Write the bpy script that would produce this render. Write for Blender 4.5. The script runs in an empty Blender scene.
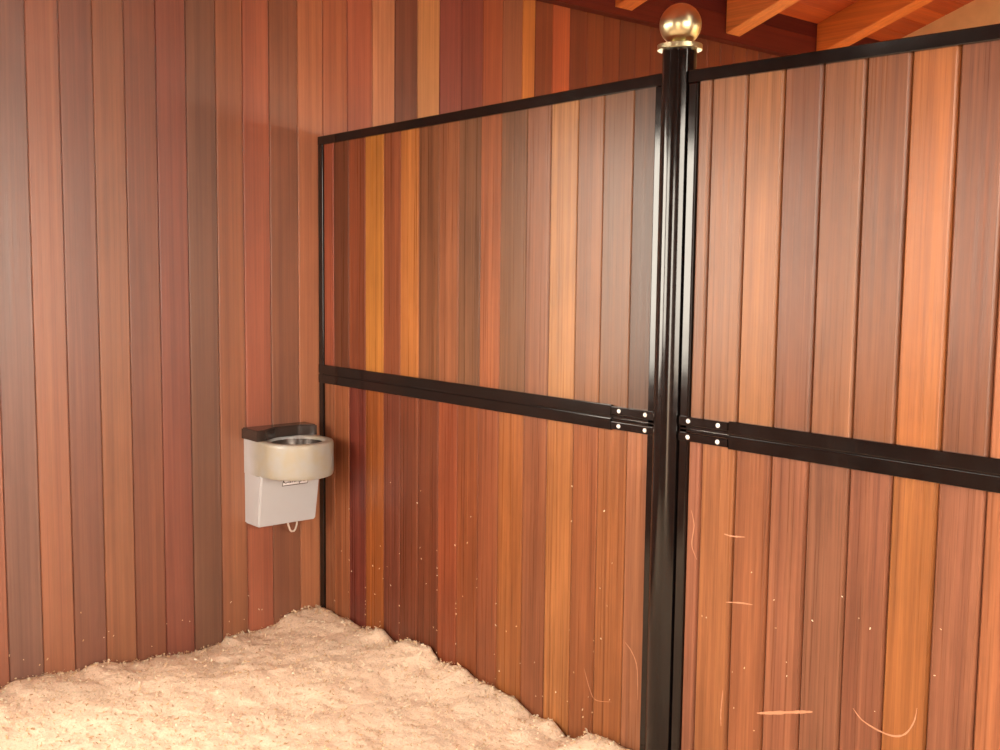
import bpy, bmesh, math, random
from mathutils import Vector, Matrix, noise
random.seed(11)
sc = bpy.context.scene
col = sc.collection
Z0 = 1.6                      # eye height

# ------------------------------------------------------------------ helpers
def lin(c):
    return tuple((x/255/12.92) if x/255 <= .04045 else ((x/255+.055)/1.055)**2.4 for x in c)

def tag(o, label=None, cat=None, group=None, kind=None):
    if label: o['label'] = label
    if cat: o['category'] = cat
    if group: o['group'] = group
    if kind: o['kind'] = kind
    return o

def empty(name, loc, label=None, cat=None, group=None, kind=None):
    o = bpy.data.objects.new(name, None); col.objects.link(o)
    o.location = loc; o.empty_display_size = .05
    bpy.context.view_layer.update()
    return tag(o, label, cat, group, kind)

def link(name, bm, mat, parent=None, smooth=False, origin=None):
    """bm is in world coordinates; the object's origin goes to the parent's base."""
    me = bpy.data.meshes.new(name)
    o = bpy.data.objects.new(name, me); col.objects.link(o)
    loc = Vector((0, 0, 0))
    if parent is not None:
        p = parent; loc = Vector((0, 0, 0))
        while p is not None:
            loc += p.location; p = p.parent
        o.parent = parent
        bmesh.ops.translate(bm, verts=bm.verts, vec=-loc)
    elif origin is not None:
        bmesh.ops.translate(bm, verts=bm.verts, vec=-Vector(origin)); o.location = origin
    bm.normal_update()
    bm.to_mesh(me); bm.free()
    for m in (mat if isinstance(mat, (list, tuple)) else [mat]): me.materials.append(m)
    if smooth:
        for p in me.polygons: p.use_smooth = True
        me.set_sharp_from_angle(angle=math.radians(smooth if smooth > 1 else 35))
    return o

def box(bm, x0, x1, y0, y1, z0, z1, bev=0, seg=1):
    vs = [bm.verts.new((x, y, z)) for x in (x0, x1) for y in (y0, y1) for z in (z0, z1)]
    fs = [(0,1,3,2),(4,6,7,5),(0,4,5,1),(2,3,7,6),(0,2,6,4),(1,5,7,3)]
    faces = [bm.faces.new([vs[i] for i in f]) for f in fs]
    if bev:
        es = list({e for f in faces for e in f.edges})
        bmesh.ops.bevel(bm, geom=es, offset=bev, segments=seg, affect='EDGES', profile=.5)
    return vs

def lathe(bm, prof, cx, cy, seg=64, cap0=True, cap1=True):
    rings = []
    for r, z in prof:
        if r < 1e-6: rings.append([bm.verts.new((cx, cy, z))]); continue
        rings.append([bm.verts.new((cx+r*math.cos(2*math.pi*k/seg), cy+r*math.sin(2*math.pi*k/seg), z)) for k in range(seg)])
    for a, b in zip(rings, rings[1:]):
        for k in range(seg):
            k2 = (k+1) % seg
            if len(a) == 1 and len(b) == 1: continue
            if len(a) == 1: bm.faces.new((a[0], b[k2], b[k]))
            elif len(b) == 1: bm.faces.new((a[k], a[k2], b[0]))
            else: bm.faces.new((a[k], a[k2], b[k2], b[k]))
    if cap0 and len(rings[0]) > 1: bm.faces.new(list(reversed(rings[0])))
    if cap1 and len(rings[-1]) > 1: bm.faces.new(rings[-1])

def tube(bm, pts, r, seg=10):
    pts = [Vector(p) for p in pts]; rings = []
    for i, p in enumerate(pts):
        d = (pts[min(i+1, len(pts)-1)]-pts[max(i-1, 0)]).normalized()
        a = d.cross(Vector((1, 0, 0))); 
        if a.length < .1: a = d.cross(Vector((0, 1, 0)))
        a.normalize(); b = d.cross(a)
        rings.append([bm.verts.new(p+a*r*math.cos(2*math.pi*k/seg)+b*r*math.sin(2*math.pi*k/seg)) for k in range(seg)])
    for A, B in zip(rings, rings[1:]):
        for k in range(seg): bm.faces.new((A[k], A[(k+1)%seg], B[(k+1)%seg], B[k]))
    bm.faces.new(list(reversed(rings[0]))); bm.faces.new(rings[-1])
    bmesh.ops.recalc_face_normals(bm, faces=bm.faces)

def boards(bm, frame, bounds, cols, z0, z1, thick=.022, bw=.0055, bd=.005, z_of=None):
    """vertical boards with chamfered edges. frame(s, d, z) -> point, s along the wall, d out of it (front d=0, back d=-thick).
    cols: one linear base colour per board, kept in the face corners."""
    lay = bm.loops.layers.float_color.get('board') or bm.loops.layers.float_color.new('board')
    sd = bm.loops.layers.float_color.get('seed') or bm.loops.layers.float_color.new('seed')
    for (a, b), c in zip(bounds, cols):
        g = .0006
        prof = [(a+g, -thick), (a+g, -bd), (a+g+bw, 0), (b-g-bw, 0), (b-g, -bd), (b-g, -thick)]
        zz0 = z0; zz1 = z1; bw_ = bw
        lo = [bm.verts.new(frame(s, d, zz0)) for s, d in prof]
        hi = [bm.verts.new(frame(s, d, zz1)) for s, d in prof]
        n = len(prof); fs = []
        for k in range(n):
            k2 = (k+1) % n
            fs.append(bm.faces.new((lo[k], lo[k2], hi[k2], hi[k])))
        fs.append(bm.faces.new(list(reversed(lo)))); fs.append(bm.faces.new(hi))
        r = (random.random(), random.random(), random.random(), 1)
        for f in fs:
            for l in f.loops: l[lay] = (*c, 1); l[sd] = r

# ------------------------------------------------------------------ materials
def new_mat(name):
    m = bpy.data.materials.new(name); m.use_nodes = True
    nt = m.node_tree; b = nt.nodes['Principled BSDF']
    return m, nt, b

def N(nt, t, **kw):
    n = nt.nodes.new(t)
    for k, v in kw.items():
        if k in n.inputs.keys(): n.inputs[k].default_value = v
        else: setattr(n, k, v)
    return n

def mathn(nt, op, a, b=None, clamp=False):
    n = nt.nodes.new('ShaderNodeMath'); n.operation = op; n.use_clamp = clamp
    for i, v in enumerate((a, b)):
        if v is None: continue
        if isinstance(v, (int, float)): n.inputs[i].default_value = v
        else: nt.links.new(v, n.inputs[i])
    return n.outputs[0]

def mixc(nt, f, a, b, blend='MIX'):
    n = nt.nodes.new('ShaderNodeMix'); n.data_type = 'RGBA'; n.blend_type = blend
    for s, v in ((n.inputs[0], f), (n.inputs[6], a), (n.inputs[7], b)):
        if isinstance(v, (int, float)): s.default_value = v
        elif isinstance(v, tuple): s.default_value = (*v, 1) if len(v) == 3 else v
        else: nt.links.new(v, s)
    return n.outputs[2]

def ramp(nt, fac, stops):
    n = nt.nodes.new('ShaderNodeValToRGB'); nt.links.new(fac, n.inputs[0])
    el = n.color_ramp.elements
    while len(el) < len(stops): el.new(.5)
    for e, (p, c) in zip(el, stops):
        e.position = p; e.color = (c, c, c, 1) if isinstance(c, (int, float)) else (*c, 1)
    return n.outputs[0]

def wood(name, rough=.34, spec=.5, grain=1.0, axis='Z', dirt=False):
    """varnished hardwood: the board's own colour with long streaks, fine pores and slow figure."""
    m, nt, b = new_mat(name); L = nt.links.new
    at = N(nt, 'ShaderNodeVertexColor', layer_name='board').outputs[0]
    sd = N(nt, 'ShaderNodeVertexColor', layer_name='seed').outputs[0]
    tc = N(nt, 'ShaderNodeTexCoord').outputs['Object']
    off = nt.nodes.new('ShaderNodeVectorMath'); off.operation = 'MULTIPLY_ADD'
    L(sd, off.inputs[0]); off.inputs[1].default_value = (37, 51, 43); L(tc, off.inputs[2])
    def streak(sx, sz, det, dist=0):
        mp = N(nt, 'ShaderNodeMapping')
        mp.inputs['Scale'].default_value = {'Z': (sx, sx, sz), 'Y': (sx, sz, sx), 'X': (sz, sx, sx)}[axis]
        L(off.outputs[0], mp.inputs[0])
        n = N(nt, 'ShaderNodeTexNoise', Scale=1.0, Detail=det, Roughness=.6, Distortion=dist)
        L(mp.outputs[0], n.inputs['Vector']); return n.outputs[0]
    s1 = streak(34, .35, 4, .5)        # broad streaks
    s2 = streak(120, 1.2, 3)            # fine grain
    s3 = streak(6, 1.6, 4, .5)        # slow figure
    s4 = streak(460, 9, 2)           # pores
    f = mathn(nt, 'MULTIPLY_ADD', s1, 1.3*grain); nt.nodes[-1].inputs[2].default_value = 1-.65*grain
    g = mathn(nt, 'MULTIPLY_ADD', s2, .95*grain); nt.nodes[-1].inputs[2].default_value = 1-.475*grain
    h = mathn(nt, 'MULTIPLY_ADD', s3, .9*grain); nt.nodes[-1].inputs[2].default_value = 1-.45*grain
    p = ramp(nt, s4, [(.28, 1-.22*grain), (.45, 1.0)])
    v = mathn(nt, 'MULTIPLY', mathn(nt, 'MULTIPLY', f, g), mathn(nt, 'MULTIPLY', h, p))
    hs = N(nt, 'ShaderNodeHueSaturation'); L(at, hs.inputs['Color']); L(v, hs.inputs['Value'])
    hue = mathn(nt, 'MULTIPLY_ADD', s1, .014); nt.nodes[-1].inputs[2].default_value = .491
    L(hue, hs.inputs['Hue'])
    base = hs.outputs[0]
    L(base, b.inputs['Base Color'])
    rg = mathn(nt, 'MULTIPLY_ADD', s2, .22); nt.nodes[-1].inputs[2].default_value = rough-.11
    L(rg, b.inputs['Roughness'])
    b.inputs['Specular IOR Level'].default_value = spec
    bp_ = N(nt, 'ShaderNodeBump', Strength=.16, Distance=.002)
    L(mathn(nt, 'ADD', s2, mathn(nt, 'MULTIPLY', s4, .6)), bp_.inputs['Height']); L(bp_.outputs[0], b.inputs['Normal'])
    return m

def plain(name, rgb, rough=.5, metal=0., spec=.5, bump=0, bscale=60, var=0., coat=0):
    m, nt, b = new_mat(name)
    tc = N(nt, 'ShaderNodeTexCoord').outputs['Object']
    n = N(nt, 'ShaderNodeTexNoise', Scale=bscale, Detail=4.); nt.links.new(tc, n.inputs['Vector'])
    if var:
        c2 = tuple(x*(1-var) for x in rgb); c1 = tuple(min(1, x*(1+var)) for x in rgb)
        nt.links.new(mixc(nt, n.outputs[0], c2, c1), b.inputs['Base Color'])
    else: b.inputs['Base Color'].default_value = (*rgb, 1)
    r = mathn(nt, 'MULTIPLY_ADD', n.outputs[0], .12); nt.nodes[-1].inputs[2].default_value = rough-.06
    nt.links.new(r, b.inputs['Roughness'])
    b.inputs['Metallic'].default_value = metal; b.inputs['Specular IOR Level'].default_value = spec
    b.inputs['Coat Weight'].default_value = coat; b.inputs['Coat Roughness'].default_value = .08
    if bump:
        q = N(nt, 'ShaderNodeBump', Strength=bump, Distance=.003)
        nt.links.new(n.outputs[0], q.inputs['Height']); nt.links.new(q.outputs[0], b.inputs['Normal'])
    return m

M_wall = wood('varnished_wall_wood', rough=.42, grain=.65, spec=.8)
M_part = wood('varnished_panel_wood', rough=.30, grain=.95, spec=.25)
M_ceil = wood('ceiling_wood', rough=.5, axis='Y', grain=.6)
M_trim = wood('frieze_wood', rough=.55, axis='Y', grain=.5, spec=.2)
M_raft = wood('rafter_wood', rough=.55, axis='X', grain=.6)
M_black = plain('black_gloss_paint', (.0045, .0032, .0030), rough=.12, bump=.03, bscale=25)
M_brass = plain('brushed_brass', (.58, .535, .335), rough=.30, metal=1, bscale=4, var=.03)
M_screw = plain('zinc_screw', (.82, .80, .76), rough=.4, metal=.3)
M_cream = plain('cream_plaster', lin((226, 192, 140)), rough=.85, bump=.2, bscale=14, var=.12)
M_floor = plain('packed_ground', (.34, .24, .16), rough=.9, bump=.4, bscale=20, var=.25)
M_house = plain('grey_cream_enamel', lin((180, 181, 184)), rough=.38, bscale=12, var=.03)
m, nt, b = new_mat('stained_cream_bowl'); M_bowl = m      # body colour at the wall, yellowed round the bowl
tc = N(nt, 'ShaderNodeTexCoord').outputs['Object']; sx = N(nt, 'ShaderNodeSeparateXYZ'); nt.links.new(tc, sx.inputs[0])
nn_ = N(nt, 'ShaderNodeTexNoise', Scale=14., Detail=4.); nt.links.new(tc, nn_.inputs['Vector'])
g_ = mathn(nt, 'ADD', sx.outputs[0], mathn(nt, 'MULTIPLY', nn_.outputs[0], .09))
k_ = ramp(nt, g_, [(.085, 0.), (.165, 1.)])
cb = mixc(nt, ramp(nt, nn_.outputs[0], [(.40, 0.), (.64, 1.)]), lin((158, 150, 132)), lin((156, 154, 148)))
nt.links.new(mixc(nt, k_, lin((180, 181, 184)), cb), b.inputs['Base Color']); b.inputs['Roughness'].default_value = .36
M_lid = plain('dark_brown_lid', (.035, .024, .020), rough=.22)
M_basin = plain('dull_steel_basin', (.12, .10, .09), rough=.3, metal=.8)
M_hook = plain('pale_plastic_hook', (.62, .55, .48), rough=.5)
M_bwhite = plain('badge_white', (.84, .84, .86), rough=.4)
M_bdark = plain('badge_dark', (.045, .025, .022), rough=.4)

# shavings: the chip colour comes with each chip
m, nt, b = new_mat('pine_shavings'); M_shav = m
at = N(nt, 'ShaderNodeVertexColor', layer_name='chip').outputs[0]
tc = N(nt, 'ShaderNodeTexCoord').outputs['Object']
n1 = N(nt, 'ShaderNodeTexNoise', Scale=95., Detail=5., Roughness=.7); nt.links.new(tc, n1.inputs['Vector'])
n2 = N(nt, 'ShaderNodeTexNoise', Scale=3.2, Detail=5., Roughness=.65); nt.links.new(tc, n2.inputs['Vector'])
n3 = N(nt, 'ShaderNodeTexNoise', Scale=330., Detail=2.); nt.links.new(tc, n3.inputs['Vector'])
k = ramp(nt, n1.outputs[0], [(.28, .70), (.50, 1.0), (.75, 1.04)])
c = mixc(nt, 1.0, at, k, 'MULTIPLY')
gr = ramp(nt, n2.outputs[0], [(.50, 0.), (.66, .42)])        # greyer, older bedding in patches
c = mixc(nt, gr, c, mixc(nt, 1.0, c, (.80, .84, .86), 'MULTIPLY'))
sp = ramp(nt, n3.outputs[0], [(.27, .75), (.33, 0.)])        # dark crumbs
c = mixc(nt, sp, c, (.25, .17, .11))
nt.links.new(c, b.inputs['Base Color']); b.inputs['Roughness'].default_value = .85
b.inputs['Specular IOR Level'].default_value = .2
q = N(nt, 'ShaderNodeBump', Strength=.8, Distance=.006); nt.links.new(n1.outputs[0], q.inputs['Height'])
nt.links.new(q.outputs[0], b.inputs['Normal'])

# ------------------------------------------------------------------ board colours (measured from the boards, as base colours)
def alb(c, gain=.50, sheen=.0):
    l = lin(c); return tuple(max(.010, x*gain*k) for x, k in zip(l, (1, 1.16, 1.12)))

W = .1224
AX = -4.10                                            # left wall plane
wy = [1.2961,1.4129,1.5343,1.6533,1.7766,1.8976,2.0226,2.1404,2.2606,2.3938,2.5179,2.6409,2.7719,2.8939,3.0202,3.1473,3.2774,3.4074,3.5316,3.66,3.745,3.864]
WC = [(0.170,0.077,0.051),(0.265,0.100,0.047),(0.175,0.065,0.036),(0.225,0.086,0.037),(0.170,0.056,0.026),(0.186,0.054,0.029),(0.136,0.056,0.029),(0.226,0.081,0.034),(0.272,0.080,0.037),(0.189,0.070,0.033),(0.342,0.129,0.055),(0.302,0.100,0.044),(0.323,0.096,0.049),(0.427,0.196,0.099),(0.146,0.049,0.029),(0.476,0.242,0.098),(0.211,0.056,0.045),(0.198,0.050,0.038),(0.311,0.088,0.038),(0.276,0.107,0.057),(0.476,0.184,0.043),(0.195,0.049,0.019),(0.417,0.105,0.038)]  #CAL
y = wy[0]-W; pre = []
cyc = [(195,112,80),(165,100,76),(150,88,64),(178,104,70),(158,84,60)]
bounds = []; cols = []
ys = [wy[0]]
while ys[0] > -1.7: ys.insert(0, ys[0]-W)
npre = len(ys)-1
ys += wy[1:]
while ys[-1] < 6.9: ys.append(ys[-1]+W)
bounds = list(zip(ys, ys[1:]))
for i in range(len(bounds)):
    j = i-npre+1                                     # board whose right seam is wy[j]
    if j < 0: c = cyc[(-j-1) % 5] if j < 0 else None
    elif j < len(WC): cols.append(WC[j]); continue
    else: c = [(160,74,44),(140,64,42),(155,72,42),(148,66,42),(165,80,46)][j % 5]
    cols.append(alb(c))

fw = lambda s, d, z: (AX+d, s, z)
YF = -1.66                                           # opposite side of the stall
YB = 6.95                                            # end wall
XF = .62                                             # aisle side
def ceil_z(x): return 3.15+(x+4.03)/3

# ------------------------------------------------------------------ setting
bm = bmesh.new()
WIN = None
WY0, WY1, WZ0, WZ1 = -.95, .97, 1.02, 2.33           # open upper half of the outside door, left of the picture
for (a, b_), c in zip(bounds, cols):
    if b_ > WY0 and a < WY1:
        boards(bm, fw, [(a, b_)], [c], 0, WZ0); boards(bm, fw, [(a, b_)], [c], WZ1, 3.10)
    elif b_ > 3.7 and a < 6.3:      # unseen opening added to light the next stall, hidden behind the partition
        boards(bm, fw, [(a, b_)], [c], 0, .9, bw=.0034, bd=.0042); boards(bm, fw, [(a, b_)], [c], 2.0, 3.10, bw=.0034, bd=.0042)
    else: boards(bm, fw, [(a, b_)], [c], 0.0, 3.10, bw=.0034, bd=.0042)
wl = link('wall_left', bm, M_wall); tag(wl, kind='structure')

bm = bmesh.new(); box(bm, -4.3, 12, -9, 12, -.12, 0)
tag(link('floor', bm, M_floor), kind='structure')

# frieze board that closes the wall under the roof
def tint(bm, c, lay='board'):
    l1 = bm.loops.layers.float_color.get(lay) or bm.loops.layers.float_color.new(lay)
    l2 = bm.loops.layers.float_color.get('seed') or bm.loops.layers.float_color.new('seed')
    r = (random.random(), random.random(), random.random(), 1)
    for f in bm.faces:
        if f.tag: continue
        f.tag = True
        for l in f.loops: l[l1] = (*c, 1); l[l2] = r
bm = bmesh.new()
box(bm, AX+.001, -4.03, YF, YB, 2.925, 3.065); tint(bm, alb((128,48,28)))
box(bm, AX+.001, -4.0315, YF, YB, 3.067, 3.30); tint(bm, alb((112,40,24)))
box(bm, AX+.001, -4.036, YF, YB, 3.03, 3.09); tint(bm, alb((90,30,18)))
tag(link('trim_1', bm, M_trim), kind='structure')

# sloping boarded ceiling, boards run along the wall
bm = bmesh.new()
sl = 1/3; cl = math.sqrt(1+sl*sl)
def fc(s, d, z): # s up the slope, d out (down), z along Y
    x = -4.03+s/cl; zz = 3.15+s*sl/cl
    nx, nz = sl/cl, -1/cl
    return (x+nx*d, z, zz+nz*d)
bb = []; cc = []
s = .0
i = 0
while s < 6.2:
    bb.append((s, s+.135)); s += .135
    cc.append(alb([(205,92,42),(190,80,36),(212,98,44),(196,84,38)][i % 4], .75)); i += 1
boards(bm, fc, bb, cc, YF, YB, bw=.004, bd=.003)
bmesh.ops.recalc_face_normals(bm, faces=bm.faces)
tag(link('ceiling', bm, M_ceil), kind='structure')

# plastered end wall, seen over the partition
bm = bmesh.new()
vs = [(-4.3,0),(2.0,0),(2.0,5.3),(-4.3,3.2)]
lo = [bm.verts.new((x, YB+.001, z)) for x, z in vs]; hi = [bm.verts.new((x, YB+.15, z)) for x, z in vs]
bm.faces.new(lo); bm.faces.new(list(reversed(hi)))
for k in range(4): bm.faces.new((lo[k], hi[k], hi[(k+1)%4], lo[(k+1)%4]))
bmesh.ops.recalc_face_normals(bm, faces=bm.faces)
tag(link('wall_back', bm, M_cream), kind='structure')

# opposite side of the stall and the aisle side with its doorway (behind the camera)
def seq(a, b, w=W):
    n = max(1, round((b-a)/w)); return [(a+(b-a)*k/n, a+(b-a)*(k+1)/n) for k in range(n)]
def rc(n): return [alb(random.choice(cyc)) for _ in range(n)]
bm = bmesh.new()
ff = lambda s, d, z: (s, YF+d, z)
FX0, FX1, FZ0, FZ1 = -3.9, -2.7, 1.10, 2.40
GX0, GX1, GZ1 = -.45, .45, 2.25      # the doorway beside the photographer
bs = seq(-4.07, XF)
for (a, b_), c in zip(bs, rc(len(bs))):
    if b_ > GX0 and a < GX1: boards(bm, ff, [(a, b_)], [c], GZ1, ceil_z(a))
    elif b_ > FX0 and a < FX1:
        boards(bm, ff, [(a, b_)], [c], 0, FZ0); boards(bm, ff, [(a, b_)], [c], FZ1, ceil_z(a))
    else: boards(bm, ff, [(a, b_)], [c], 0, ceil_z(a))
bmesh.ops.recalc_face_normals(bm, faces=bm.faces)
tag(link('wall_front', bm, M_wall), kind='structure')
DY0, DY1, DZ = .80, 2.46, 2.45
bm = bmesh.new()
fr = lambda s, d, z: (XF-d, s, z)
for a, b_, z0, z1 in ((YF, DY0, 0, 4.68), (DY0, DY1, 0, 1.0), (DY0, DY1, DZ, 4.68), (2.58, 4.2, 0, 4.68), (6.7, YB, 0, 4.68), (4.2, 6.7, 2.05, 4.68)):  # last strip leaves a low unseen opening, added to light the next stall
    bs = seq(a, b_); boards(bm, fr, bs, rc(len(bs)), z0, z1)
bmesh.ops.recalc_face_normals(bm, faces=bm.faces)
tag(link('wall_right', bm, M_wall), kind='structure')

# rafters
bmx = [4.236, 5.160, 6.072]
labs = ['orange timber rafter end cut off by the top edge, left of the brass ball',
        'orange timber rafter with a pale underside just right of the brass ball',
        'wide orange timber rafter above the right panel, nearest the cream wall']
for yv, lb, c in zip(bmx, labs, [(222,122,58),(232,140,76),(226,122,52)]):
    bm = bmesh.new()
    x0 = -4.0302; x1 = .55
    P = []
    for x in (x0, x1):
        zt = ceil_z(x)-.0002; P += [(x, zt-.19), (x, zt)]
    v0 = [bm.verts.new((x, yv, z)) for x, z in P]; v1 = [bm.verts.new((x, yv+.13, z)) for x, z in P]
    for q in ((v0[0],v0[2],v0[3],v0[1]),(v1[0],v1[1],v1[3],v1[2]),(v0[0],v1[0],v1[2],v0[2]),(v0[1],v0[3],v1[3],v1[1]),(v0[0],v0[1],v1[1],v1[0]),(v0[2],v1[2],v1[3],v0[3])):
        bm.faces.new(q)
    bmesh.ops.bevel(bm, geom=list(bm.edges), offset=.004, segments=1, affect='EDGES')
    bmesh.ops.recalc_face_normals(bm, faces=bm.faces)
    for f in bm.faces: f.tag = False
    tint(bm, alb(c, .85))
    o = link('rafter', bm, M_raft, origin=(x0, yv+.065, ceil_z(x0)-.19))
    tag(o, lb, 'rafter', 'roof rafters over the partition')

# ------------------------------------------------------------------ partition
YP = 2.50; TH = .03
PX, PYc, PR = -2.126, 2.512, .0503
ZT0, ZT1 = Z0+.5336, Z0+.569
ZM0, ZM1 = Z0-.5033, Z0-.4233
ZMC = (ZM0+ZM1)/2
YR0, YR1 = YP-.012, YP+TH+.012
fp = lambda s, d, z: (s, YP-d, z)
lx = [-4.098,-3.9915,-3.874,-3.7508,-3.6194,-3.5054,-3.3853,-3.2562,-3.1391,-3.0158,-2.9057,-2.7713,-2.6536,-2.5267,-2.4132,-2.2884,-2.190]
rx = [-2.045,-1.9956,-1.8729,-1.7536,-1.6355,-1.512,-1.3923,-1.2723,-1.155]
while rx[-1] < -.55: rx.append(rx[-1]+.1205)
LUP = [(0.259,0.073,0.037),(0.105,0.035,0.016),(0.168,0.048,0.020),(0.325,0.131,0.028),(0.167,0.052,0.022),(0.313,0.117,0.032),(0.138,0.054,0.023),(0.196,0.073,0.031),(0.123,0.055,0.026),(0.215,0.072,0.028),(0.127,0.057,0.025),(0.179,0.073,0.034),(0.271,0.124,0.043),(0.170,0.069,0.027),(0.148,0.067,0.030),(0.078,0.036,0.018)]  #CAL
LLO = [(0.230,0.086,0.039),(0.237,0.082,0.034),(0.119,0.027,0.017),(0.205,0.060,0.015),(0.111,0.032,0.017),(0.114,0.033,0.015),(0.111,0.032,0.014),(0.175,0.045,0.018),(0.162,0.047,0.017),(0.180,0.056,0.023),(0.200,0.068,0.021),(0.169,0.059,0.026),(0.251,0.098,0.032),(0.190,0.065,0.024),(0.209,0.076,0.026),(0.211,0.085,0.040)]  #CAL
RUP = [(0.193,0.081,0.035),(0.197,0.082,0.033),(0.258,0.106,0.036),(0.144,0.053,0.023),(0.188,0.075,0.031),(0.163,0.061,0.024),(0.301,0.106,0.029),(0.158,0.059,0.027)]  #CAL
RLO = [(0.222,0.088,0.047),(0.225,0.088,0.034),(0.206,0.075,0.032),(0.189,0.071,0.036),(0.156,0.064,0.034),(0.163,0.061,0.032),(0.225,0.084,0.025),(0.177,0.069,0.036)]  #CAL
ext = [(200,118,80),(190,110,74),(210,122,70),(186,104,70),(205,118,72),(196,112,76)]
RUP += [alb(c, .42) for c in ext]; RLO += [alb(c, .42) for c in ext]

def channel(bm, x0, x1, z0, z1):
    """folded steel channel that grips the panel's edge: front flange, web, back flange"""
    box(bm, x0, x1, YR0, YR1, z0, z1, .0022, 2)

def section(name, x0, x1, xs, cup, clo, sgn, label, end0, end1):
    vb, vd = (.0034, .0030) if sgn < 0 else (.0080, .0096)
    """sgn: -1 the post is at the right-hand end, +1 at the left-hand end"""
    root = empty(name, ((x0+x1)/2, YP, 0), label, 'partition')
    def slope(bm):       # the top rails are not quite level
        for v in bm.verts:
            if v.co.z > 2.0:
                v.co.z += (-.017+(v.co.x+4.097)/1.93*.026) if sgn < 0 else (.004-(v.co.x+2.07)*.012)
    bs = list(zip(xs, xs[1:])); bs = [(a, min(b, x1)) for a, b in bs]
    bm = bmesh.new(); boards(bm, fp, bs, clo, .02, ZMC-.001, thick=TH, bw=vb*.9, bd=vd*.9)
    bmesh.ops.recalc_face_normals(bm, faces=bm.faces)
    tag(link('lower_panel', bm, M_part, root), 'lower panel of darker orange-brown upright boards')
    bm = bmesh.new(); boards(bm, fp, bs, cup, ZMC+.001, ZT1-.006, thick=TH, bw=vb, bd=vd)
    slope(bm); bmesh.ops.recalc_face_normals(bm, faces=bm.faces)
    tag(link('upper_panel', bm, M_part, root), 'upper panel of shinier upright boards')
    bm = bmesh.new(); channel(bm, x0, x1, ZT0, ZT1); slope(bm); link('top_rail', bm, M_black, root)
    # bottom rail, buried in the bedding
    bm = bmesh.new(); channel(bm, x0, x1, .002, .026); link('bottom_rail', bm, M_black, root)
    # upright channels at both ends
    for a, b in (end0, end1):
        bm = bmesh.new(); box(bm, a, b, YR0+.002, YR1-.002, .0265, ZT0-.0005, .0045 if b < -1.5 and a > -4 else .002, 3); slope(bm); link('edge_channel', bm, M_black, root)
    # middle rail: two flat bars with a groove, ending in plates screwed to the post's lugs
    xb = (x1-.181) if sgn < 0 else (x0+.181)
    xa = x0 if sgn < 0 else x1
    lo_, hi_ = min(xa, xb), max(xa, xb)
    bm = bmesh.new()
    for side in (0, 1):
        ya, yb = (YP-.0125, YP-.0005) if side == 0 else (YP+TH+.0005, YP+TH+.0125)
        box(bm, lo_, hi_, ya, yb, ZMC+.0028, ZM1, .0018, 2)
        box(bm, lo_, hi_, ya, yb, ZM0, ZMC-.0028, .0018, 2)
        ym = (ya+.005, yb) if side == 0 else (ya, yb-.005)
        box(bm, lo_, hi_, ym[0], ym[1], ZMC-.0026, ZMC+.0026)
        # narrow web that runs on to the post between the plates
        w0, w1 = (hi_, x1-.0) if sgn < 0 else (x0, lo_)
        box(bm, w0, w1, (YP-.010) if side == 0 else YP+TH+.0005, (YP-.0005) if side == 0 else YP+TH+.010, ZMC-.0100, ZMC-.0012, .0012)
        box(bm, w0, w1, (YP-.010) if side == 0 else YP+TH+.0005, (YP-.0005) if side == 0 else YP+TH+.010, ZMC+.0012, ZMC+.0100, .0012)
    mr = link('middle_rail', bm, M_black, root)
    p0, p1 = (hi_+.0015, x1-.001) if sgn < 0 else (x0+.001, lo_-.0015)
    for z0, z1 in ((ZMC+.0118, ZM1-.004), (ZM0+.004, ZMC-.0118)):
        bm = bmesh.new(); box(bm, p0, p1, YP-.0135, YP-.0005, z0, z1, .0014, 2)
        pl = link('fixing_plate', bm, M_black, root)
        for t in (.19, .80):
            t2 = t if sgn < 0 else 1-t
            xs_ = p0+(p1-p0)*t2
            bm = bmesh.new(); zc = (z0+z1)/2
            lathe(bm, [(.0072, 0), (.0072, .0012), (.0058, .0032), (.003, .0043), (0, .0046)], 0, 0, 20)
            bmesh.ops.transform(bm, matrix=Matrix.Translation((xs_, YP-.0134, zc)) @ Matrix.Rotation(math.pi/2, 4, 'X'), verts=bm.verts)
            tag(link('screw', bm, M_screw, pl, 40), 'pale round screw head')
    return root

section('stall_partition', -4.097, -2.166, lx, LUP, LLO, -1,
        'wooden stall partition section between the board wall and the black post', (-4.097, -4.064), (-2.198, -2.1640))
section('stall_partition', -2.072, -.46, rx, RUP, RLO, +1,
        'wooden stall partition section that runs right from the black post', (-2.0725, -2.0400), (-.50, -.46))

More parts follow.
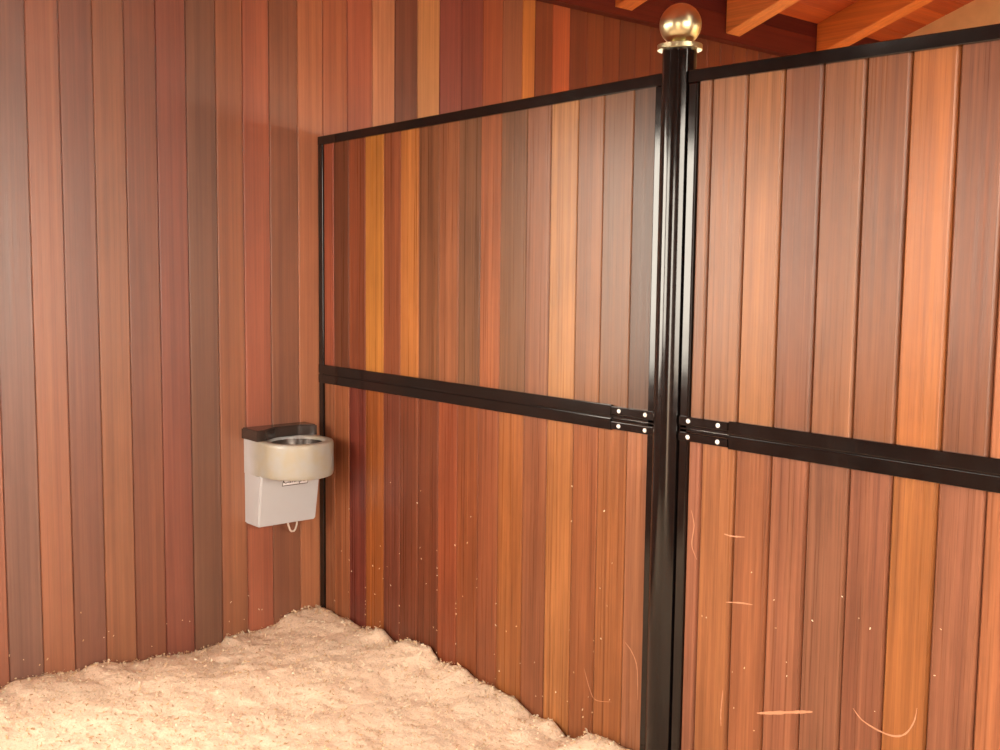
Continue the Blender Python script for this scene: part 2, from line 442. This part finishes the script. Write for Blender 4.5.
# pale scuffs rubbed into the varnish of the lower boards
M_scuff = plain('rubbed_varnish', lin((176, 124, 92)), rough=.6, var=.08, bscale=200)
def scuff(parent, pts, w0):
    n_ = 24; P_ = []
    for i in range(n_+1):                                  # smooth line through the points
        t = i/n_*(len(pts)-1); k = min(int(t), len(pts)-2); u = t-k
        p0, p1, p2, p3 = (Vector(pts[max(0, min(len(pts)-1, k+d))]) for d in (-1, 0, 1, 2))
        P_.append(.5*((2*p1)+(p2-p0)*u+(2*p0-5*p1+4*p2-p3)*u*u+(3*p1-p0-3*p2+p3)*u**3))
    bm = bmesh.new(); prev = None
    for i, p in enumerate(P_):
        d = (P_[min(i+1, n_)]-P_[max(i-1, 0)]).normalized(); nn = Vector((-d.y, d.x))
        w_ = w0*math.sin(math.pi*(i+.4)/(n_+.8))**.6*random.uniform(.6, 1.15)/2
        a, b_ = p+nn*w_, p-nn*w_
        cur = [bm.verts.new((a.x, YP+.0002, a.y)), bm.verts.new((a.x, YP-.0005, a.y)), bm.verts.new((b_.x, YP-.0005, b_.y)), bm.verts.new((b_.x, YP+.0002, b_.y))]
        if prev:
            for k in range(4): bm.faces.new((prev[k], cur[k], cur[(k+1)%4], prev[(k+1)%4]))
        else: bm.faces.new(cur)
        prev = cur
    bm.faces.new(prev); bmesh.ops.recalc_face_normals(bm, faces=bm.faces)
    tag(link('scuff_mark', bm, M_scuff, parent), 'pale scuff mark')
lower = [o for o in bpy.data.objects if o.name.startswith('lower_panel')]
pl_, pr_ = sorted(lower, key=lambda o: o.parent.location.x)
for pts, w0 in (([(-1.769,.356),(-1.725,.371),(-1.629,.405),(-1.59,.418)], .010), ([(-1.471,.467),(-1.444,.444),(-1.398,.432),(-1.356,.431),(-1.324,.447),(-1.302,.486),(-1.296,.524)], .005),
                ([(-1.889,.387),(-1.894,.319),(-1.892,.277)], .0035), ([(-1.888,.649),(-1.839,.659),(-1.795,.664)], .005), ([(-1.903,.847),(-1.875,.846),(-1.83,.852)], .005),
                ([(-2.025,.895),(-2.013,.852),(-2.019,.791),(-1.998,.75)], .003)):
    scuff(pr_, pts, w0)
for pts, w0 in (([(-2.276,.424),(-2.246,.4),(-2.223,.355),(-2.216,.253)], .003), ([(-2.456,.287),(-2.426,.22),(-2.398,.195),(-2.327,.211)], .002)):
    scuff(pl_, pts, w0)

# post with its brass ball
post = empty('metal_post', (PX, PYc, 0), 'tall round black steel post topped by a brass ball', 'post')
bm = bmesh.new(); lathe(bm, [(PR, 0), (PR, 2.244)], PX, PYc, 96); link('shaft', bm, M_black, post, 30)
bm = bmesh.new()
lathe(bm, [(PR+.0004, 2.2385), (.064, 2.2385), (.0655, 2.2400), (.0655, 2.2530), (.064, 2.2545), (.040, 2.2550), (.034, 2.2560)], PX, PYc, 96)
tag(link('collar', bm, M_brass, post, 30), 'flat brass ring under the ball')
bm = bmesh.new()
bmesh.ops.create_uvsphere(bm, u_segments=64, v_segments=40, radius=.0608, matrix=Matrix.Translation((PX, PYc, 2.3115)))
tag(link('ball_finial', bm, M_brass, post, 60), 'shiny brass ball')

# ------------------------------------------------------------------ automatic waterer on the left wall
wr = empty('horse_waterer', (-4.100, 2.268, Z0-1.08), 'grey cream wall waterer with a round bowl and dark lid, on the board wall', 'waterer')
XB = -4.1000
# lower housing: tapers a little to the bottom
bm = bmesh.new()
ring = []
def dpoly(z, d, y0, y1): return [bm.verts.new(p) for p in ((XB, y0, z), (XB+d, y0, z), (XB+d, y1, z), (XB, y1, z))]
r0 = dpoly(Z0-1.078, .112, 2.130, 2.404); r1 = dpoly(Z0-.845, .144, 2.1297, 2.4105)
for k in range(4): bm.faces.new((r0[k], r0[(k+1)%4], r1[(k+1)%4], r1[k]))
bm.faces.new(list(reversed(r0))); bm.faces.new(r1)
bmesh.ops.bevel(bm, geom=[e for e in bm.edges if not all(v in r1 for v in e.verts) and not all(v.co.x < XB+.001 for v in e.verts)], offset=.006, segments=3, affect='EDGES')
link('housing', bm, M_house, wr, 35)
# bowl: straight sides that run from the wall into a round front, rolled rim
BX, BY, BR = -3.928, 2.280, .150
def outline(off, n=56):
    """outer line of the bowl block, off = inward offset"""
    r = BR-off; pts = []
    y0, y1 = 2.1275, 2.4105
    pts.append((XB, y0)); pts.append((-3.996, y0))
    a0 = -math.pi*.5; a1 = math.pi*.5
    for k in range(n+1):
        a = -math.pi*.5+math.pi*k/n
        pts.append((BX+r*math.cos(a), BY+r*math.sin(a)))
    pts.append((-3.996, y1)); pts.append((XB, y1))
    return pts
bm = bmesh.new()
zt = Z0-.716; zb = Z0-.862
layers = [(.012, zb), (.004, zb+.003), (.0012, zb+.010), (0, zb+.020), (0, zt-.016), (.001, zt-.007), (.004, zt-.002), (.009, zt)]
rs = [[bm.verts.new((x, y, z)) for x, y in outline(o_)] for o_, z in layers]
n = len(rs[0])
for A, B in zip(rs, rs[1:]):
    for k in range(n): bm.faces.new((A[k], A[(k+1)%n], B[(k+1)%n], B[k]))
bm.faces.new(list(reversed(rs[0])))
# top: ring between the outer line and the round well
seg = 64; RI = .118
well = [[bm.verts.new((BX+r*math.cos(2*math.pi*k/seg), BY+r*math.sin(2*math.pi*k/seg), z)) for k in range(seg)]
        for r, z in ((RI, zt), (RI-.004, zt-.002), (RI-.008, zt-.008), (RI-.010, zt-.10))]
e_out = [bm.edges.get((rs[-1][k], rs[-1][(k+1)%n])) for k in range(n)]
for A, B in zip(well, well[1:]):
    for k in range(seg): bm.faces.new((A[k], B[k], B[(k+1)%seg], A[(k+1)%seg]))
e_in = [bm.edges.get((well[0][k], well[0][(k+1)%seg])) for k in range(seg)]
bmesh.ops.triangle_fill(bm, edges=e_out+e_in, use_beauty=True, use_dissolve=False)
bmesh.ops.recalc_face_normals(bm, faces=bm.faces)
bowl = link('bowl', bm, M_bowl, wr, 40)
tag(bowl, 'round cream bowl with yellowish stains')
# steel basin inside the well
bm = bmesh.new()
lathe(bm, [(RI-.0105, zt-.012), (RI-.012, zt-.035), (RI-.022, zt-.075), (RI-.05, zt-.095), (0, zt-.098)], BX, BY, 64, False, False)
for f in bm.faces: f.normal_flip()
tag(link('basin', bm, M_basin, bowl, 60), 'dull metal basin')
# lid: covers the back of the bowl block, wavy front edge that bends round the well
bm = bmesh.new()
y0, y1 = 2.118, 2.419
pts = [(XB, y0)]
nn = 28
for k in range(nn+1):
    t = k/nn; yy = y0+(y1-y0)*t
    ss = lambda u: u*u*(3-2*u)
    cl_ = lambda u: max(0, min(1, u))
    dep = .132-.062*ss(cl_((t-.05)/.42))+.030*ss(cl_((t-.72)/.28))
    pts.append((XB+dep, yy))
pts.append((XB, y1))
lo = [bm.verts.new((x, y, zt+.0008)) for x, y in pts]; hi = [bm.verts.new((x, y, zt+.046)) for x, y in pts]
bm.faces.new(list(reversed(lo))); top = bm.faces.new(hi)
for k in range(len(pts)): 
    k2 = (k+1) % len(pts); bm.faces.new((lo[k], lo[k2], hi[k2], hi[k]))
bmesh.ops.recalc_face_normals(bm, faces=bm.faces)
bmesh.ops.bevel(bm, geom=list(top.edges), offset=.005, segments=3, affect='EDGES')
tag(link('lid', bm, M_lid, wr, 35), 'dark brown lid with a wavy front edge')
# maker's badge under the bowl, upper half hidden by it
def hx(z): # housing front at height z
    t = (z-(Z0-1.078))/(.243); return XB+.112+(.034)*t
bzc = Z0-.888
bm = bmesh.new()
def quadslab(bm, ya, yb, za, zb_, d0, d1, sk=.0):
    P = [(ya, za), (yb, za), (yb+sk, zb_), (ya+sk, zb_)]
    a = [bm.verts.new((hx(z)+d0, y, z)) for y, z in P]; b2 = [bm.verts.new((hx(z)+d1, y, z)) for y, z in P]
    bm.faces.new(b2); bm.faces.new(list(reversed(a)))
    for k in range(4): bm.faces.new((a[k], a[(k+1)%4], b2[(k+1)%4], b2[k]))
quadslab(bm, 2.228, 2.350, bzc-.024, bzc+.022, .0003, .0012, .010)
bmesh.ops.recalc_face_normals(bm, faces=bm.faces)
bd = link('badge', bm, M_bdark, wr); tag(bd, "small dark-edged badge with script lettering")
bm = bmesh.new()
quadslab(bm, 2.2315, 2.3475, bzc-.0205, bzc+.0185, .0012, .0016, .0085)
bmesh.ops.recalc_face_normals(bm, faces=bm.faces)
link('badge_face', bm, M_bwhite, bd)
cu = bpy.data.curves.new('lettering', 'FONT'); cu.body = 'Ca'+'nnpac'; cu.size = .036; cu.extrude = .0003; cu.shear = .3; cu.align_x = 'CENTER'; cu.align_y = 'CENTER'
tmp = bpy.data.objects.new('tmp_lettering', cu); col.objects.link(tmp); bpy.context.view_layer.update()
me = bpy.data.meshes.new_from_object(tmp.evaluated_get(bpy.context.evaluated_depsgraph_get()))
bpy.data.objects.remove(tmp)
bm = bmesh.new(); bm.from_mesh(me)
bmesh.ops.transform(bm, matrix=Matrix.Translation((hx(bzc)+.0019, 2.291, bzc-.001)) @ Matrix.Rotation(math.pi/2, 4, 'Z') @ Matrix.Rotation(math.pi/2-.14, 4, 'X'), verts=bm.verts)
link('lettering', bm, M_bdark, bd)
# drain loop hanging out at the bottom
bm = bmesh.new()
tube(bm, [(-4.035, 2.292, Z0-1.076), (-4.035, 2.297, Z0-1.098), (-4.035, 2.305, Z0-1.120), (-4.035, 2.312, Z0-1.128), (-4.035, 2.324, Z0-1.129),
          (-4.035, 2.332, Z0-1.120), (-4.035, 2.338, Z0-1.100), (-4.035, 2.340, Z0-1.076)], .0042, 10)
tag(link('drain_loop', bm, M_hook, wr, 60), 'pale V-shaped loop below the housing')

# ------------------------------------------------------------------ shavings on the floor
wl_pts = [(-9,1.545),(1.138,1.551),(1.191,1.527),(1.315,1.537),(1.424,1.552),(1.475,1.531),(1.56,1.547),(1.572,1.561),(1.768,1.569),(1.853,1.583),(2.012,1.572),(2.032,1.541),(2.151,1.559),(2.261,1.551),(2.325,1.508),(2.507,1.508)]
pt_pts = [(-4.1,1.507),(-3.839,1.506),(-3.743,1.516),(-3.61,1.480),(-3.508,1.513),(-3.421,1.480),(-3.28,1.464),(-3.222,1.512),(-3.058,1.487),(-2.993,1.513),(-2.89,1.516),(-2.792,1.517),(-2.724,1.537),(-2.677,1.555),(-2.587,1.538),(-2.525,1.566),(-2.45,1.554),(-2.409,1.519),(-2.35,1.508),(-2.271,1.51),(9,1.51)]
def interp(P, x):
    for (a, u), (b_, v) in zip(P, P[1:]):
        if x <= b_:
            t = (x-a)/(b_-a); return u+(v-u)*t
    return P[-1][1]
def shav(x, y):
    v = Vector((x, y, 3.7))
    base = .072+.034*noise.fractal(v*1.9, 1.0, 2.0, 3)
    dw = x+4.1; dp = 2.5-y
    a = math.exp(-(dw/.17)**2); p = math.exp(-(dp/.17)**2)
    hw = Z0-interp(wl_pts, y); hp = Z0-interp(pt_pts, x)
    wsum = a+p
    h = base*max(0, 1-max(a, p))
    if wsum > 1e-6: h += max(a, p)*(a*hw+p*hp)/wsum
    lump = .011*noise.fractal(v*9, .9, 2.1, 3)+.005*noise.fractal(v*30, .8, 2.2, 2)
    edge = min(1, min(dw, dp)/.04+.35)
    return max(.012, h+lump*edge)
chipcols = [lin(c) for c in ((252,214,168),(250,206,160),(244,198,150),(255,224,184),(236,188,138),(228,178,128),(250,220,178))]
def chipc(r=random):
    c = random.choice(chipcols); k_ = random.uniform(.68, .82)
    return (c[0]*k_, c[1]*k_*1.16, c[2]*k_*1.36, 1)
bm = bmesh.new()
lay = bm.loops.layers.float_color.new('chip')
x0, x1, y0, y1 = -4.0965, .55, -1.60, 2.4865
def axis(a, b, fine_a, fine_b, df, dc):
    out = [a]; 
    while out[-1] < b-1e-6:
        p = out[-1]; d = df if fine_a <= p < fine_b else dc
        out.append(min(b, p+d))
    return out
gx = axis(x0, x1, -4.2, -1.8, .013, .05); gy = axis(y0, y1, .55, 2.6, .013, .05)
grid = [[bm.verts.new((x, y, shav(x, y))) for y in gy] for x in gx]
def hid(i): return None
bc = lin((250, 210, 164)); bc = (bc[0]*.80, bc[1]*.92, min(.9, bc[2]*1.18), 1)
for i in range(len(gx)-1):
    for j in range(len(gy)-1):
        # the bedding stops at the foot of the post
        if math.hypot((gx[i]+gx[i+1])/2-PX, (gy[j]+gy[j+1])/2-PYc) < PR+.012: continue
        f = bm.faces.new((grid[i][j], grid[i+1][j], grid[i+1][j+1], grid[i][j+1])); f.smooth = True
        for l in f.loops: l[lay] = bc
# skirt down to the floor
rim = [grid[i][0] for i in range(len(gx))]+[grid[-1][j] for j in range(1, len(gy))]+[grid[i][-1] for i in range(len(gx)-2, -1, -1)]+[grid[0][j] for j in range(len(gy)-2, 0, -1)]
low = [bm.verts.new((v.co.x, v.co.y, .001)) for v in rim]
for k in range(len(rim)):
    k2 = (k+1) % len(rim); f = bm.faces.new((rim[k], low[k], low[k2], rim[k2]))
    for l in f.loops: l[lay] = bc
# loose curled chips
def chip(x, y, s, lift=.004):
    if math.hypot(x-PX, y-PYc) < PR+.02: return
    z = shav(x, y)+random.uniform(0, lift)
    Rm = Matrix.Rotation(random.uniform(0, 6.3), 3, 'Z') @ Matrix.Rotation(random.gauss(0, .55), 3, 'X') @ Matrix.Rotation(random.gauss(0, .55), 3, 'Y')
    L_ = s*random.uniform(.6, 1.5); w = s*random.uniform(.25, .6); cu_ = s*random.uniform(-.35, .35); th = .0007
    us = (-1, -.35, .35, 1)
    vs = []
    for u in us:
        for s2 in (-1, 1):
            p = Rm @ Vector((u*L_/2, s2*w/2, cu_*(u*u-.4)))
            q_ = Vector((x, y, z+.001))+p
            q_.x = max(q_.x, -4.094); q_.y = min(q_.y, 2.484)
            vs.append(bm.verts.new(q_))
    c_ = chipc()
    for k in range(3):
        f = bm.faces.new((vs[2*k], vs[2*k+2], vs[2*k+3], vs[2*k+1])); f.smooth = True
        for l in f.loops: l[lay] = c_
for _ in range(16000):
    x = random.uniform(-4.08, -1.75); y = random.uniform(.7, 2.475)
    chip(x, y, random.uniform(.004, .012), .003)
for _ in range(800):                                # ragged crest along both walls
    t = random.random()
    if t < .5: chip(-4.09+abs(random.gauss(0, .02)), random.uniform(1.0, 2.47), random.uniform(.006, .014), .012)
    else: chip(random.uniform(-4.08, -2.2), 2.478-abs(random.gauss(0, .02)), random.uniform(.006, .014), .012)
o = link('wood_shavings', bm, M_shav)
tag(o, 'pale pine shavings spread over the stall floor', 'bedding', kind='stuff')

# flecks of bedding that stick to the boards and the post
bm = bmesh.new(); lay = bm.loops.layers.float_color.new('chip')
def fleck(p, u, n, s1, s2):
    p, u, n = Vector(p), Vector(u).normalized(), Vector(n); w_ = n.cross(u)
    vs = [bm.verts.new(p+u*a*s1+w_*b_*s2+n*h_) for h_ in (0, .0012) for a, b_ in ((-1,-.6),(1,-1),(.8,1),(-1,.7))]
    c_ = chipc()
    for q in ((4,5,6,7),(0,1,5,4),(1,2,6,5),(2,3,7,6),(3,0,4,7)):
        f = bm.faces.new([vs[k] for k in q])
        for l in f.loops: l[lay] = c_
for _ in range(75):
    x = random.choice(lx[1:-1]) if random.random() < .35 else random.uniform(-4.0, -2.25)
    z = .10+abs(random.gauss(0, .32))
    if z > 1.0: continue
    fleck((x, YP-.0001, z), (random.uniform(-1,1), 0, random.uniform(-1,1)+.5), (0,-1,0), random.uniform(.0012,.004), random.uniform(.0008,.002))
def flecks_done(lb):
    bmesh.ops.recalc_face_normals(bm, faces=bm.faces)
    tag(link('shaving_flecks', bm, M_shav), lb, 'flecks', kind='stuff')
flecks_done('tiny pale flecks of shavings stuck low on the partition left of the black post')
bm = bmesh.new(); lay = bm.loops.layers.float_color.new('chip')
for _ in range(45):
    y = random.choice(ys) if random.random() < .5 else random.uniform(1.2, 2.45)
    if not 1.15 < y < 2.46: continue
    z = .08+abs(random.gauss(0, .10))
    fleck((AX-.0003, y, z), (0, random.uniform(-1,1), random.uniform(-1,1)+.5), (1,0,0), random.uniform(.0015,.005), random.uniform(.001,.0025))
flecks_done('tiny pale flecks of shavings stuck low on the board wall beside the waterer')
bm = bmesh.new(); lay = bm.loops.layers.float_color.new('chip')
for _ in range(22):
    fleck((random.uniform(-2.0, -1.2), YP+.0003, random.uniform(.2, .8)), (random.uniform(-1,1), 0, random.uniform(-1,1)), (0,-1,0), random.uniform(.0012,.003), random.uniform(.0008,.0015))
flecks_done('tiny pale flecks of shavings stuck low on the partition right of the black post')

# ------------------------------------------------------------------ light: daylight through the stall's openings and the added ones next door
w = bpy.data.worlds.new('World'); sc.world = w; w.use_nodes = True
nt = w.node_tree; bg = nt.nodes['Background']
tcw = N(nt, 'ShaderNodeTexCoord'); sep = N(nt, 'ShaderNodeSeparateXYZ'); nt.links.new(tcw.outputs['Generated'], sep.inputs[0])
f_ = ramp(nt, mathn(nt, 'MULTIPLY_ADD', sep.outputs[2], .5), [(.0, 0.), (1., 1.)])
nt.nodes[-2].inputs[2].default_value = .5
n_ = nt.nodes.new('ShaderNodeValToRGB'); nt.links.new(f_, n_.inputs[0])
n_.color_ramp.elements[0].position = .42; n_.color_ramp.elements[0].color = (.13, .105, .075, 1)
n_.color_ramp.elements[1].position = .48; n_.color_ramp.elements[1].color = (1.0, .90, .76, 1)
nt.links.new(n_.outputs[0], bg.inputs[0]); bg.inputs[1].default_value = 18.5

def portal(loc, rot, sx, sy):
    l = bpy.data.lights.new('opening_portal', 'AREA'); l.shape = 'RECTANGLE'; l.size = sx; l.size_y = sy; l.cycles.is_portal = True
    o = bpy.data.objects.new('opening_portal', l); col.objects.link(o); o.location = loc; o.rotation_euler = rot
portal((AX-.03, (WY0+WY1)/2, (WZ0+WZ1)/2), (0, -math.pi/2, 0), WZ1-WZ0, WY1-WY0)
portal(((FX0+FX1)/2, YF-.03, (FZ0+FZ1)/2), (math.pi/2, 0, 0), FX1-FX0, FZ1-FZ0)
portal((XF+.03, 5.45, 1.02), (0, math.pi/2, 0), 2.05, 2.5)  # the low opening added on the next stall's aisle side
portal((AX-.03, 5.0, 1.45), (0, -math.pi/2, 0), 1.1, 2.6)  # the hidden opening added in the next stall's outer wall
portal((0, YF-.03, 1.12), (math.pi/2, 0, 0), .9, 2.25)
portal((XF+.03, (DY0+DY1)/2, (DZ+1)/2), (0, math.pi/2, 0), DZ-1, DY1-DY0)

# ------------------------------------------------------------------ camera
yaw, pit, rol = .859089713, -.0974650807, .0111839632
cam = bpy.data.cameras.new('camera'); co = bpy.data.objects.new('camera', cam); col.objects.link(co)
cam.sensor_width = 36; cam.sensor_fit = 'HORIZONTAL'; cam.lens = 36*1087.94552/1000; cam.clip_start = .02
R_ = Matrix.Rotation(yaw, 4, 'Z') @ Matrix.Rotation(math.pi/2+pit, 4, 'X') @ Matrix.Rotation(rol, 4, 'Z')
co.matrix_world = Matrix.Translation((0, 0, Z0)) @ R_
sc.camera = co
sc.view_settings.view_transform = 'Standard'; sc.view_settings.look = 'None'
sc.view_settings.gamma = 1; sc.view_settings.use_curve_mapping = False
sc.view_settings.exposure = 0.0
sc.cycles.use_denoising = True
sc.cycles.max_bounces = 10; sc.cycles.diffuse_bounces = 6; sc.cycles.glossy_bounces = 5
